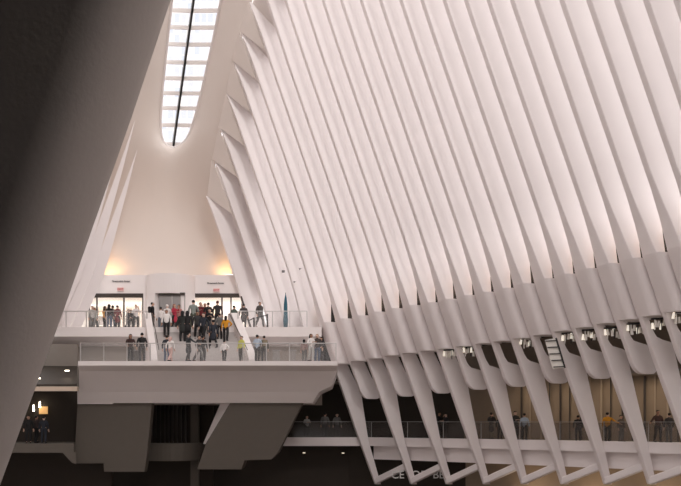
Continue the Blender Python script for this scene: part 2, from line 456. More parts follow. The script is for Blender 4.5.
# clusters of white spot lamps seen in the slots under the spandrel
CLW = mat('lamp_white', (.85, .82, .76), .4)
LMP = mat('lamp_glow', (1, .93, .8), .4, emit=.3)
clusters = [(453, 357, 11), (472, 354, 12), (531, 346, 15), (572, 341, 17), (592.5, 338, 18), (615, 336, 19), (638.5, 332, 20), (662.5, 327, 21), (684, 321, 22)]
for n, (x, y, k) in enumerate(clusters):
    D = cst(k) / (CP - (x - CX) / FPX * SP) + .75
    c = P(x - 1, y - 1, D); r = empty('spotlight_cluster', c, 'cluster of small white spot lamps above the right walkway, %s from the platform' % ORD[n], 'lamp', 'spot lamp clusters above the right walkway')
    MB().bar(c + Vector((-.5, 0, .34)), c + Vector((.5, 0, .40)), .09).build('bracket', BLACK, r)
    rnd = random.Random(n)
    for i in range(7):
        q = c + Vector((-.45 + .15 * i, rnd.uniform(-.12, .12), rnd.uniform(-.05, .2)))
        m = MB(); m.tube([q + Vector((0, 0, .16)), q + Vector((rnd.uniform(-.06, .06), 0, -.14))], [.055, .075], 7)
        m.build('lamp_head', CLW if i % 3 else LMP, r)
    for i in range(3):
        q = c + Vector((-.35 + .33 * i, -.1, -.2)); MB().bar(q + Vector((0, 0, .5)), q, .045).build('stem', BLACK if i % 2 else CLW, r)
lv = empty('slatted_grille', P(553, 356, 53.2), 'pale slatted grille panel with dark gaps in a slot above the walkway', 'grille')
MB().prism([P(545, 340, 53), P(556, 338, 53), P(565, 368, 53), P(553, 369, 53)], (0, .06, 0)).build('panel', CLW, lv)
for i in range(5):
    y = 341 + i * 6.5; x = 545.5 + i * 2
    MB().bar(P(x, y, 52.95), P(x + 11, y - .5, 52.95), .07, .05).build('slat_gap', BLACK, lv)
MB().bar(P(556, 338, 52.95), P(565, 368, 52.95), .12, .07).build('frame', BLACK, lv)

# ------------------------------------------------------------------ cantilevered platform
secs = [(361, 58.5, 78, 337.5), (365.5, 58.5, 78, 337.5), (367.5, 58.75, 78.4, 337), (371, 59.3, 79, 336.6), (386, 60.3, 79, 331.5), (392, 60.7, 79, 319), (403, 61.3, 77.5, 312.5)]
v = []; n = len(secs); f = []
for y, D, xa, xb in secs: v += [P(xa, y, D), P(xb, y, D)]
for y, D, xa, xb in secs:
    a, b = P(xa, y, D), P(xb, y, D); v += [Vector((a.x, 66.5, a.z)), Vector((b.x, 66.5, b.z))]
for i in range(n - 1):
    f.append([2 * i, 2 * i + 1, 2 * i + 3, 2 * i + 2]); f.append([2 * n + 2 * i + q for q in (0, 2, 3, 1)])
    f.append([2 * i, 2 * i + 2, 2 * n + 2 * i + 2, 2 * n + 2 * i]); f.append([2 * i + 1, 2 * n + 2 * i + 1, 2 * n + 2 * i + 3, 2 * i + 3])
f.append([0, 2 * n, 2 * n + 1, 1]); f.append([2 * n - 2, 2 * n - 1, 4 * n - 1, 4 * n - 2])
o = mesh('floor_platform', v, f, WALLW); struct(o)
PIERM = mat('shade_toned_plaster', (.105, .09, .074), .7, noise=.05)  # white plaster, with the shade under the decks put into its colour
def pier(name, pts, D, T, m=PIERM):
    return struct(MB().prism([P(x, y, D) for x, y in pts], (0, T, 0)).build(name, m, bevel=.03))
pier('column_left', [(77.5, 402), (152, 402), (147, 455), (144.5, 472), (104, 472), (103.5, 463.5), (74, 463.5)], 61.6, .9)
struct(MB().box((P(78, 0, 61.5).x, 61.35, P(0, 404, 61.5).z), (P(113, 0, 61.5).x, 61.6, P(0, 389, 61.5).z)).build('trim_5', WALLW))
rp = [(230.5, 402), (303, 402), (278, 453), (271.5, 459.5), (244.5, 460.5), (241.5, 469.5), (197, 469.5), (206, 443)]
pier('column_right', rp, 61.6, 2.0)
q = MB(); q.add([P(231, 402, 61.6), P(212, 444, 61.6), P(203, 444, 63.5), P(221, 402, 63.2)], [[0, 1, 2, 3]]); o = q.build('trim_6', WALLW); struct(o)
# core drum under the deck and the recess behind it
core = MB(); n = 24; cx, cy, R = P(172, 0, 70).x, 70.0, 1.72
def arcpts(cx, cy, R, a0, a1, n, z): return [Vector((cx + R * math.cos(lerp(a0, a1, i / n)), cy + R * math.sin(lerp(a0, a1, i / n)), z)) for i in range(n + 1)]
def drum(name, cx, cy, R, z0, z1, m):
    p = arcpts(cx, cy, R, math.pi, 2 * math.pi, 24, z0); poly = p
    return struct(MB().prism(poly, (0, 0, z1 - z0)).build(name, m))
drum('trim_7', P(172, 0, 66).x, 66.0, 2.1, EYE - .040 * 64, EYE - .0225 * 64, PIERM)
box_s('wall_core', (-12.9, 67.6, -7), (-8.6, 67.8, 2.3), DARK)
for i in range(9):
    x = P(150.5 + i * 4.3, 0, 67).x
    o = MB().box((x - .04, 67.3, -.5), (x + .04, 67.5, 2.3)).build('louvre_fin', BRONZE)
    tag(o, 'dark vertical fin in the screened opening under the platform', 'fin', 'dark fins under the platform')
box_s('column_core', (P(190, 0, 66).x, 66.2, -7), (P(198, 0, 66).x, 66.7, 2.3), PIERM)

# upper deck
xa, xb = P(40, 0, 64.8).x, P(321.5, 0, 64.8).x
zu0 = EYE + (HY - 336.5) * .0648
deck = MB(); deck.prism([Vector((xa, 64.8, zu0)), Vector((xa, 64.8, UPZ)), Vector((xa, 73.5, UPZ)), Vector((xa, 73.5, zu0 - 1.2)), Vector((xa, 66.4, zu0 - .5))], (xb - xa, 0, 0))
o = deck.build('floor_upper', WALLW); struct(o)
box_s('wall_platform_back', (P(40, 0, 66.5).x, 66.5, 2.2), (P(322, 0, 66.5).x, 66.8, zu0 - .45), TAUPE)
# storefront wall with its fascia
zf0, zf1 = EYE + (HY - 293.5) * .07, EYE + (HY - 275) * .07
box_s('wall_shops', (P(70, 0, 70).x, 70, zf0), (P(246, 0, 70).x, 70.3, zf1), WALLW)
struct(MB().box((P(100, 0, 70).x, 70.3, zf1 - .1), (P(246, 0, 70).x, 72.6, zf1)).build('ceiling_shops', WALLW))
box_s('wall_shops_back', (P(70, 0, 73).x, 73, UPZ), (P(250, 0, 73).x, 73.2, zf0 + .3), SHELF)
box_s('wall_pier_left', (P(143.5, 0, 70).x, 69.95, UPZ), (P(149, 0, 70).x, 70.5, zf0), WALLW)
box_s('wall_pier_right', (P(186, 0, 70).x, 69.95, UPZ), (P(193, 0, 70).x, 70.5, zf0), WALLW)
# round lift core
px0 = P(171, 0, 70).x
ztop = EYE + (HY - 273.2) * .0684
pts = arcpts(px0, 70, 1.69, math.pi, 2 * math.pi, 28, 0)
dm = MB(); zd = EYE + (HY - 293) * .0684
dm.prism([Vector((p.x, p.y, zd)) for p in pts], (0, 0, ztop - zd))
for a0, a1 in ((math.pi, math.pi * 1.33), (math.pi * 1.69, math.pi * 2)):
    w = arcpts(px0, 70, 1.69, a0, a1, 8, UPZ); w2 = arcpts(px0, 70, 1.2, a1, a0, 8, UPZ)
    dm.prism(w + w2, (0, 0, zd - UPZ))
lc = empty('lift_core', Vector((px0, 70, UPZ)), 'round white lift core with grey doors at the head of the stairs', 'lift')
dm.build('shell', WALLW, lc)
zdh = EYE + (HY - 296) * .069
xA, xB = P(159.5, 0, 68.9).x, P(185.5, 0, 68.9).x
MB().box((xA, 68.75, UPZ), (xB, 68.95, zdh)).build('door', GREYM, lc)
MB().box((xA, 68.55, zdh), (xB, 68.9, zd + .05)).build('door_header', BRONZE, lc)
MB().box(((xA + xB) / 2 - .03, 68.70, UPZ), ((xA + xB) / 2 + .03, 68.76, zdh)).build('door_seam', STEEL, lc)

# shopfronts
def shopfront(x0, x1, label, mull, D=70.05):
    a, b = P(x0, 0, D).x, P(x1, 0, D).x
    r = empty('shopfront', Vector(((a + b) / 2, D, UPZ)), label, 'shopfront')
    MB().box((a, D - .1, zf0 - .28), (b, D + .12, zf0)).build('header', BRONZE, r)
    MB().box((a, D, UPZ + .05), (b, D + .02, zf0 - .28)).build('glass_pane', GLASS, r)
    for x in mull:
        q = P(x, 0, D).x; MB().box((q - .05, D - .05, UPZ), (q + .05, D + .07, zf0 - .25)).build('mullion', BRONZE, r)
    return r
shopfront(88, 143.5, 'wide shop window left of the lift core under a dark header', (89.5, 97, 124, 143))
shopfront(193, 223, 'shop window right of the lift core under a dark header', (193.6, 222))
shopfront(223, 243, 'bright glass entrance doors beside the right shop window', (231, 242))
o = MB().bar(P(241, 296.5, 69.2), P(250.5, 327, 68.5), .10).build('door_frame_post', BRONZE); tag(o, 'slanting dark frame bar beside the entrance doors', 'bar')
# shelves of goods inside the shops
cols = [(.75, .6, .45), (.55, .5, .45), (.8, .72, .6), (.35, .3, .28), (.6, .35, .3)]
GM = [mat('goods_%d' % i, c) for i, c in enumerate(cols)]
for n, (x0, x1) in enumerate(((91, 104), (106, 122), (126, 141), (196, 219))):
    a, b = P(x0, 0, 72.5).x, P(x1, 0, 72.5).x
    r = empty('shelf_unit', Vector(((a + b) / 2, 72.6, UPZ)), ('pale shelf unit at the left end of the left shop', 'pale shelf unit in the middle of the left shop', 'pale shelf unit at the right end of the left shop', 'pale shelf unit inside the right shop')[n], 'shelf')
    for z in (.1, .8, 1.5, 2.2): MB().box((a, 72.3, UPZ + z), (b, 72.75, UPZ + z + .05)).build('shelf', SHELF, r)
    for x in (a, b): MB().box((x - .03, 72.3, UPZ), (x + .03, 72.75, UPZ + 2.5)).build('upright', SHELF, r)
    rnd = random.Random(n)
    for z in (.15, .85, 1.55):
        g = MB(); x = a + .1
        while x < b - .25:
            w = rnd.uniform(.12, .3); g.box((x, 72.4, UPZ + z), (x + w, 72.6, UPZ + z + rnd.uniform(.2, .5))); x += w + .05
        o = g.build('goods', GM[int(z * 10) % 5], r); o['kind'] = 'stuff'
# street name and exit signs
def text(name, s, loc, size, m, label, cat, parent=None):
    c = bpy.data.curves.new(name, 'FONT'); c.body = s; c.size = size; c.extrude = .02; c.align_x = 'CENTER'; c.align_y = 'CENTER'
    t = bpy.data.objects.new(name, c); COL.objects.link(t); dg = bpy.context.evaluated_depsgraph_get(); dg.update()
    me = bpy.data.meshes.new_from_object(t.evaluated_get(dg)); bpy.data.objects.remove(t); me.materials.clear()
    o = link(name, me, m, parent); o.location = loc; o.rotation_euler = (math.pi / 2, 0, 0)
    return tag(o, label, cat) if cat else o
INK = mat('black_lettering', (.03, .03, .035), .5)
text('street_sign', 'Greenwich Street', P(121, 281.3, 69.95), .175, INK, 'small black lettering on the fascia above the left shop', 'sign')
text('street_sign', 'Greenwich Street', P(215.5, 283.2, 69.95), .165, INK, 'small black lettering on the fascia above the right shop', 'sign')
RED = mat('exit_red', (.65, .12, .12), .5)
PALER = mat('exit_face', (.80, .58, .56), .5)
for x, y, lab in ((120.5, 289.3, 'pale exit sign with red letters above the left shop'), (216.5, 290.3, 'pale exit sign with red letters above the right shop')):
    c = P(x, y, 69.9); r = empty('exit_sign', c, lab, 'sign')
    MB().box((c.x - .22, c.y - .03, c.z - .13), (c.x + .22, c.y + .09, c.z + .13)).build('panel', PALER, r)
    text('lettering', 'EXIT', (0, -.045, 0), .2, RED, '', '', r)

# stairs and their parapets run along the hall axis
def sd(p, s): return p + Vector((SP, -CP, 0)) * s
NS = 15; rise = (UPZ - PLZ) / NS
tl, tr = P(151, 0, 65.6), P(231, 0, 65.6); bl, br = P(157.5, 0, 61.2), P(249, 0, 61.2)
st = MB()
for i in range(NS):
    t0, t1 = i / NS, 1
    a = bl.lerp(tl, t0); b = br.lerp(tr, t0); c_ = br.lerp(tr, 1); d_ = bl.lerp(tl, 1)
    z0, z1 = PLZ + i * rise, PLZ + (i + 1) * rise
    st.hexa([Vector((q.x, q.y, z0)) for q in (a, b, c_, d_)] + [Vector((q.x, q.y, z1)) for q in (a, b, c_, d_)])
sc_ = empty('staircase', Vector((bl.x, bl.y, PLZ)), 'broad grey stone stairs between white sloping parapets, climbing from platform to upper deck', 'stairs')
st.build('flight', STEP, sc_)
def parapet(t0, t1, w, dirx, label):
    a0, a1 = t0, t1      # bottom point, top point
    m = MB()
    zb = [(a0, PLZ, PLZ + .25), (a0.lerp(a1, .1), PLZ, PLZ + .75), (a1, PLZ, UPZ + 1.0), (a1 + Vector((-SP, CP, 0)) * .9, UPZ, UPZ + 1.05)]
    for (p, z0, z1), (q, z2, z3) in zip(zb, zb[1:]):
        if q is zb[-1][0]: z0 = UPZ
        d = Vector((dirx * w, 0, 0))
        m.hexa([Vector((p.x, p.y, z0)), Vector((p.x + d.x, p.y, z0)), Vector((q.x + d.x, q.y, z2)), Vector((q.x, q.y, z2)),
                Vector((p.x, p.y, z1)), Vector((p.x + d.x, p.y, z1)), Vector((q.x + d.x, q.y, z3)), Vector((q.x, q.y, z3))])
    r = sc_; m.build('parapet', WALLW, r)
    h = MB(); s = -dirx * .09
    h.tube([Vector((a0.x + s, a0.y, PLZ + .85)), Vector((a1.x + s, a1.y, UPZ + .9))], .03, 6); h.build('handrail', BRONZE, r)
parapet(bl, tl, .42, -1, 'white sloping parapet at the left of the stairs')
parapet(br, tr, .48, 1, 'white sloping parapet at the right of the stairs')

# railings on the end decks
def railing(px0, px1, D, z, n, label, h=1.05):
    pts = [Vector((lerp(P(px0, 0, D).x, P(px1, 0, D).x, i / n), D, z)) for i in range(n + 1)]
    r = empty('glass_railing', pts[0], label, 'railing'); rail_on(pts, h, r, rm=STEEL, rr=.03, pr=.03)
    return r
railing(80.5, 336, 58.7, PLZ, 11, 'glass railing with pale posts along the front edge of the platform')
railing(46, 147, 65.0, UPZ, 5, 'glass railing on the upper deck left of the stairs')
railing(238, 307, 65.0, UPZ, 4, 'glass railing on the upper deck right of the stairs')
g = empty('hand_rail', P(260, 327, 65.6), 'pair of black gate posts with a sloping rail beside the walking person', 'rail'); g.location.z = UPZ
MB().bar(P(254, 328, 65.4), P(254, 317.5, 65.4), .11).build('post', BLACK, g)
MB().bar(P(267.3, 328, 65.4), P(267.3, 314, 65.4), .11).build('post', BLACK, g)
MB().bar(P(248, 321, 65.4), P(254, 318, 65.4), .06).build('rail', BLACK, g)
MB().bar(P(254, 318.5, 65.4), P(267.3, 315, 65.4), .06).build('rail', BLACK, g)
# furled banner
TEAL = mat('teal_cloth', (.03, .12, .17), .8, noise=.2, scale=6)
fl = empty('furled_flag', Vector((P(285.6, 0, 65.8).x, 65.8, UPZ)), 'furled teal flag on a pole standing behind the upper railing', 'flag')
base = P(285.6, 327, 65.8); base.z = UPZ
MB().tube([base, base + Vector((0, 0, 2.35))], .02, 6).build('pole', BLACK, fl)
MB().tube([base + Vector((0, 0, z)) for z in (.08, .5, 1.0, 1.6, 2.0, 2.25)], [.13, .16, .13, .12, .07, .02], 10).build('flag_cloth', TEAL, fl, smooth=True)
MB().tube([base, base + Vector((0, 0, .06))], .2, 12).build('foot', BLACK, fl)
# little cameras fixed to the ribs above
for x, y, k, lab in ((283.2, 271.5, 3, 'small dark security camera on a white rib above the flag, the largest'), (299.7, 269, 4, 'tiny dark fitting on a white rib, upper right of the camera'), (294.3, 282, 3, 'tiny dark fitting on a white rib just above the flag')):
    c = onplane(x, y, cst(k) - .8); r = empty('security_camera', c, lab, 'camera'); s = 1.0 if x < 285 else .55
    MB().box(c + Vector((-.09, -.09, -.06)) * s, c + Vector((.09, .09, .07)) * s).build('body', BLACK, r)
    MB().tube([c + Vector((0, -.08, 0)) * s, c + Vector((0, -.16, -.02)) * s], .05 * s, 7).build('lens', GREYM, r)
    MB().bar(c, c + Vector((.1, .35, .1)), .03).build('bracket', GREYM, r)
# bins on the platform
for x, lab in ((134, 'dark grey box behind the platform railing, left of the stairs'), (276.3, 'grey bin behind the platform railing, right of the stairs'), (292.5, 'grey-brown bin behind the railing at the right end, near three people')):
    w = .42 if x > 200 else .62
    c = P(x, 361, 60.4); c.z = PLZ; r = empty('litter_bin', c, lab, 'bin')
    MB().box(c + Vector((-w / 2, -.2, 0)), c + Vector((w / 2, .2, .72))).build('body', mat('bin_grey', (.12, .11, .10) if x < 200 else (.25, .23, .215), .5), r, bevel=.02)
    MB().box(c + Vector((-w / 2 - .02, -.22, .72)), c + Vector((w / 2 + .02, .22, .78))).build('lid', GREYM, r)

# ------------------------------------------------------------------ lower left
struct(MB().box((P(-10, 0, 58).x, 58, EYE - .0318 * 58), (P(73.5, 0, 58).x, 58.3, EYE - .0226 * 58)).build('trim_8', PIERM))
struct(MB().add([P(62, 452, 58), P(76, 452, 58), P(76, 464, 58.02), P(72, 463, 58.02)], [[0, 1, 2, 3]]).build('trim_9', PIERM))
zq = EYE - .030 * 58
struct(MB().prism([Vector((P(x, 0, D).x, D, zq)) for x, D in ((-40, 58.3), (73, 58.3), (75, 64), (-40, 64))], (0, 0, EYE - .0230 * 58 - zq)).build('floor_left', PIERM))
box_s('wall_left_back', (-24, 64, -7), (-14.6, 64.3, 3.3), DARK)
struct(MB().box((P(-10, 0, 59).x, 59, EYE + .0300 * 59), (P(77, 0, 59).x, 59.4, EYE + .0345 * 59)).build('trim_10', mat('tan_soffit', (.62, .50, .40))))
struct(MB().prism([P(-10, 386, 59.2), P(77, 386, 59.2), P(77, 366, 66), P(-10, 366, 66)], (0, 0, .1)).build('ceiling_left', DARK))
struct(MB().prism([P(30, 344, 64.9), P(77.5, 344, 64.9), P(77.5, 368, 65.5), P(30, 368, 65.5)], (0, .2, 0)).build('wall_left_soffit', TAUPE))
for x, y, lab in ((67, 370.3, 'small glowing downlight in the dark soffit left of the platform'), (38.5, 378, 'small glowing downlight in the dark soffit beside the near rib'), (304, 452.5, 'faint downlight under the right walkway, left one'), (343, 452.7, 'faint downlight under the right walkway, beside the first leg'), (37, 457.5, 'faint downlight under the lower left walkway')):
    D = 61 if y < 440 else 66.5
    c = P(x, y, D); m = MB().tube([c, c + Vector((0, 0, -.05))], .13 if y < 440 else .09, 10)
    o = m.build('downlight', LAMPW if y < 440 else mat('dim_lens', (1, .86, .66), emit=.5)); tag(o, lab, 'lamp')
poster = MB().box(P(39, 414, 63.9), P(47.5, 406.5, 63.9) + Vector((0, .08, 0))).build('lit_panel', mat('amber_panel', (.75, .42, .16), emit=.35)); tag(poster, 'amber lit panel in the dark shop below the left deck', 'panel')
for x, h, lab in ((33.6, 5, 'small pale hanging lamp left of the amber panel'), (39.8, 6, 'small pale hanging lamp just above the amber panel')):
    c = P(x, 408 if x < 36 else 404.5, 63.6)
    o = MB().tube([c + Vector((0, 0, .2)), c + Vector((0, 0, -.2))], [.04, .07], 8).build('pendant_lamp', LAMPW); tag(o, lab, 'lamp')
# sign letters below the walkway
LET = mat('sign_letters', (.6, .58, .56), .5, emit=.05)
c = P(417, 475, 65); r = empty('shop_sign', c, 'white shop sign lettering glimpsed between the legs under the walkway', 'sign')
for t_, x_ in (('CE', -1.25), ('OF', .1), ('BE', 1.4)): text('lettering', t_, (x_, 0, 0), .72, LET, '', '', r)
box_s('floor', (-60, -30, -7.4), (60, 90, -7), FLOORM)
box_s('wall_far', (-26, 72, -7), (2, 72.3, 6.5), DARK)

# ------------------------------------------------------------------ people
def skin_mesh(name, J, E, lvl=1):
    """J: list of (x,y,z,rx,ry); E: edges"""
    me = bpy.data.meshes.new(name); me.from_pydata([j[:3] for j in J], E, [])
    o = bpy.data.objects.new(name, me); COL.objects.link(o)
    o.modifiers.new('skin', 'SKIN'); sv = me.skin_vertices[0].data
    for i, j in enumerate(J): sv[i].radius = (j[3], j[4] if len(j) > 4 else j[3]); sv[i].use_root = (i == 0)
    s = o.modifiers.new('sub', 'SUBSURF'); s.levels = lvl; s.render_levels = lvl
    dg = bpy.context.evaluated_depsgraph_get(); dg.update()
    m2 = bpy.data.meshes.new_from_object(o.evaluated_get(dg)); m2.name = name
    bpy.data.objects.remove(o); bpy.data.meshes.remove(me)
    for p in m2.polygons: p.use_smooth = True
    return m2
def arm(side, pose):
    s = side; sh = Vector((.168 * s, .005, 1.385))
    if pose == 'down': el, wr = Vector((.235 * s, .02, 1.13)), Vector((.25 * s, -.05, .87))
    elif pose == 'front': el, wr = Vector((.24 * s, -.02, 1.14)), Vector((.10 * s, -.27, 1.20))
    elif pose == 'up': el, wr = Vector((.23 * s, -.10, 1.18)), Vector((.08 * s, -.22, 1.44))
    elif pose == 'fwd': el, wr = Vector((.22 * s, -.10, 1.16)), Vector((.20 * s, -.34, 1.08))
    elif pose == 'back': el, wr = Vector((.24 * s, .12, 1.16)), Vector((.24 * s, .10, .90))
    elif pose == 'reach': el, wr = Vector((.34 * s, -.12, 1.20)), Vector((.52 * s, -.30, 1.08))
    elif pose == 'hip': el, wr = Vector((.36 * s, .05, 1.16)), Vector((.19 * s, -.08, 1.02))
    return sh, el, wr
def proto(idx, poses, stride=0, lean=0, female=False, hairlong=False):
    sh_w = .93 if female else 1
    L = Matrix.Translation((0, 0, .95)) @ Matrix.Rotation(lean, 4, 'X') @ Matrix.Translation((0, 0, -.95))
    def U(v): return tuple(L @ Vector(v))
    legs = {}
    for s in (-1, 1):
        st_ = stride * s
        hip = Vector((.095 * s, 0, .90)); kn = Vector((.10 * s, -.03 - st_ * .32, .50)); an = Vector((.10 * s, .02 - st_ * .62 + (.05 if st_ < 0 else 0), .09 + (.05 if st_ < 0 else 0)))
        toe = an + Vector((.01 * s, -.17, -.055))
        legs[s] = (hip, kn, an, toe)
    arms = {s: arm(s, poses[0 if s < 0 else 1]) for s in (-1, 1)}
    # body: one continuous surface
    J = [(0, 0, .93, .115, .09)]; E = []
    def add(p, r, par, r2=None): J.append((*p, r, r2 or r)); E.append((par, len(J) - 1)); return len(J) - 1
    a = add(U((0, 0, 1.12)), .10, 0, .08); b = add(U((0, .01, 1.32)), .12, a, .09); c = add(U((0, .015, 1.47)), .055, b)
    d = add(U((0, -.005, 1.545)), .06, c); e = add(U((0, -.015, 1.61)), .082, d, .092); f_ = add(U((0, -.005, 1.69)), .066, e, .075)
    add(U((0, -.105, 1.595)), .016, e)
    for s in (-1, 1): add(U((.088 * s, .005, 1.605)), .014, e)
    for s in (-1, 1):
        sh, el, wr = arms[s]; sh = Vector((sh.x * sh_w, sh.y, sh.z))
        i = add(U(sh), .055, b); j = add(U(el), .042, i); k = add(U(wr), .028, j)
        dr = (wr - el).normalized(); hd = wr + dr * .09; h = add(U(hd), .034, k, .022)
        side = dr.cross(Vector((0, 1, 0)) if abs(dr.y) < .8 else Vector((0, 0, 1))).normalized()
        for q, ln in ((-1.5, .06), (-.5, .078), (.5, .082), (1.5, .07)):
            m1 = hd + dr * ln * .6 + side * q * .017; m2 = m1 + dr * ln * .5 + Vector((0, -.012, 0))
            x = add(U(m1), .0085, h); add(U(m2), .007, x)
        th = add(U(wr + dr * .05 + side * .04), .011, k); add(U(wr + dr * .10 + side * .05), .009, th)
    for s in (-1, 1):
        hip, kn, an, toe = legs[s]
        i = add(hip, .085, 0); j = add(kn, .055, i); m = add((kn + an) / 2 + Vector((0, .02, .02)), .052, j); k = add(an, .036, m); add(toe, .03, k)
    P_ = {'body': skin_mesh('body%d' % idx, J, E, 1)}
    # top
    J = [(*U((0, .0, .82)), .152, .120), (*U((0, 0, .97)), .150, .118)]; E = [(0, 1)]
    a = add(U((0, 0, 1.12)), .138, 1, .114); b = add(U((0, .01, 1.30)), .150, a, .122); c = add(U((0, .012, 1.44)), .080, b, .078); add(U((0, .012, 1.505)), .062, c, .064)
    for s in (-1, 1):
        sh, el, wr = arms[s]; sh = Vector((sh.x * sh_w, sh.y, sh.z))
        i = add(U(sh), .062, b); j = add(U(el), .054, i); add(U(el.lerp(wr, .95)), .046, j)
    P_['top'] = skin_mesh('top%d' % idx, J, E, 1)
    # long coat skirt
    J = [(*U((0, 0, 1.02)), .15, .12), (0, 0, .80, .19, .155), (0, .01, .45, .22, .18)]
    P_['coat_skirt'] = skin_mesh('skirt%d' % idx, J, [(0, 1), (1, 2)], 1)
    J = [(0, 0, .94, .144, .114)]; E = []
    add((0, 0, 1.05), .13, 0, .10)
    for s in (-1, 1):
        hip, kn, an, toe = legs[s]
        i = add(hip - Vector((0, 0, .03)), .10, 0); j = add(kn, .074, i); j = add((kn + an) / 2 + Vector((0, .02, .02)), .072, j); x = add(an + Vector((0, 0, .03)), .058, j); add(an + Vector((0, 0, -.045)), .056, x)
    P_['trousers'] = skin_mesh('trousers%d' % idx, J, E, 1)
    m = MB()
    for s in (-1, 1):
        hip, kn, an, toe = legs[s]
        m.tube([an + Vector((0, .07, -.05)), an + Vector((0, .04, -.04)), an + Vector((0, -.06, -.045)), toe + Vector((0, 0, -.0)), toe + Vector((0, -.07, -.005))], [.025, .045, .045, .038, .018], 8)
    o = m.build('s', None, smooth=True); P_['shoes'] = o.data; bpy.data.objects.remove(o)
    # hair
    J = [(*U((0, .05, 1.56)), .08, .07), (*U((0, .022, 1.66)), .098, .100), (*U((0, .005, 1.735)), .06, .075)]; E = [(0, 1), (1, 2)]
    P_['hair'] = skin_mesh('hair%d' % idx, J, E, 1)
    J = [(*U((0, .075, 1.36)), .08, .05), (*U((0, .06, 1.55)), .10, .075), (*U((0, .022, 1.66)), .10, .102), (*U((0, .005, 1.735)), .06, .075)]
    P_['hair_long'] = skin_mesh('hairl%d' % idx, J, [(0, 1), (1, 2), (2, 3)], 1)
    m = MB()
    for s in (-1, 1):
        q = Vector(U((.033 * s, -.098, 1.625))); m.tube([q, q + Vector((0, -.012, 0))], [.012, .006], 6)
    o = m.build('e', None); P_['eyes'] = o.data; bpy.data.objects.remove(o)
    m = MB(); q = Vector(U((0, -.090, 1.555))); m.bar(q + Vector((-.025, 0, 0)), q + Vector((.025, 0, 0)), .012, .01)
    o = m.build('m', None); P_['mouth'] = o.data; bpy.data.objects.remove(o)
    return P_
PROTO = {'stand': proto(0, ('down', 'down')), 'phone': proto(1, ('front', 'up'), .1), 'walk': proto(2, ('down', 'back'), .38), 'lean': proto(3, ('fwd', 'fwd'), .08, .16),
         'fold': proto(4, ('front', 'front'), .05), 'reach': proto(5, ('reach', 'down'), .12), 'hip': proto(6, ('hip', 'down'), .1, 0, True)}
MC = {}
def cm(c, rough=.85):
    key = tuple(round(x, 3) for x in c)
    if key not in MC: MC[key] = mat('cloth_%d' % len(MC), c, rough, noise=.12, scale=9)
    return MC[key]
SKINS = [mat('skin_a', (.55, .34, .25), .6), mat('skin_b', (.36, .20, .13), .6), mat('skin_c', (.62, .42, .33), .6)]
EYE_M = mat('eye_dark', (.02, .015, .012), .3); LIP = mat('lip', (.38, .16, .14), .6)
K = (.012, .011, .012); NAVY = (.018, .022, .032); CHAR = (.035, .033, .034); GREY = (.13, .125, .12); LG = (.42, .41, .39); WH = (.78, .74, .72)
REDD = (.16, .02, .025); REDB = (.42, .03, .06); YEL = (.68, .30, .02); LIME = (.55, .55, .12); JEAN = (.07, .10, .16); OLIVE = (.06, .065, .045); PINK = (.62, .40, .36); BLUE = (.42, .50, .60); KHAKI = (.22, .18, .12); GG = (.22, .25, .23)
npeople = [0]
def person(px, D, z, pose, rot, top, trs, label, h=1.72, hair=K, long=False, coat=False, shoes=K, cap=None, bag=None, group=None, dy=0):
    i = npeople[0]; npeople[0] += 1
    pr = PROTO[pose]; loc = P(px, 0, D); loc.z = z
    b = bpy.data.objects.new('person', pr['body']); COL.objects.link(b); b.location = loc; s = h / 1.76
    b.scale = (s * 1.16, s * 1.16, s); b.rotation_euler = (0, 0, math.radians(rot)); tag(b, label, 'person', group)
    def piece(nm, key, m):
        o = bpy.data.objects.new(nm, pr[key]); COL.objects.link(o); o.parent = b
        if not o.data.materials: o.data.materials.append(None)
        o.material_slots[0].link = 'OBJECT'; o.material_slots[0].material = m; return o
    if not b.data.materials: b.data.materials.append(None)
    b.material_slots[0].link = 'OBJECT'; b.material_slots[0].material = SKINS[(i * 7) % 3]
    piece('jacket' if coat else 'shirt', 'top', cm(top))
    if coat: piece('coat_skirt', 'coat_skirt', cm(top))
    piece('trousers', 'trousers', cm(trs)); piece('shoes', 'shoes', cm(shoes))
    piece('hair' if cap is None else 'hat', 'hair_long' if long else 'hair', cm(cap or hair)); piece('eyes', 'eyes', EYE_M); piece('mouth', 'mouth', LIP)
    if bag:
        m = MB().box((-.14, .11, 1.05), (.14, .25, 1.45)); o = m.build('backpack', cm(bag), None, bevel=.04); o.name = 'backpack'; o.parent = b
    return b
g1 = 'visitors on the upper deck'; g2 = 'visitors on the stairs'; g3 = 'visitors on the platform'; g4 = 'visitors on the right walkway'; g5 = 'visitors on the lower left walkway'
U_ = UPZ
person(92.5, 67.6, U_, 'stand', 30, LG, GREY, 'person in pale grey jacket at the left end of the shop window', group=g1)
person(94.8, 68.6, U_, 'walk', 60, GG, CHAR, 'person in grey-green jacket behind the leftmost visitor at the shop window', group=g1)
person(105, 67.2, U_, 'phone', 150, YEL, K, 'person in mustard jacket before the left shop window', 1.66, long=True, hair=(.05, .03, .02), group=g1)
person(109.3, 66.8, U_, 'stand', 170, K, JEAN, 'person in dark top and blue jeans beside the mustard jacket', 1.74, long=True, group=g1)
person(112.7, 67.3, U_, 'fold', -160, GREY, JEAN, 'person in grey top and jeans left of the dark red coat', 1.72, group=g1)
person(117.6, 66.9, U_, 'stand', 160, REDD, K, 'person in dark red coat before the left shop window', 1.68, coat=True, group=g1)
person(127.5, 67.3, U_, 'lean', 70, K, K, 'person in black bending over before the left shop window', 1.45, group=g1)
person(131, 67.8, U_, 'hip', 20, CHAR, K, 'person in charcoal between the bending visitor and the white top', 1.5, group=g1)
person(136, 67.3, U_, 'phone', 30, WH, K, 'person in white top and black trousers near the right end of the left shop', 1.78, group=g1)
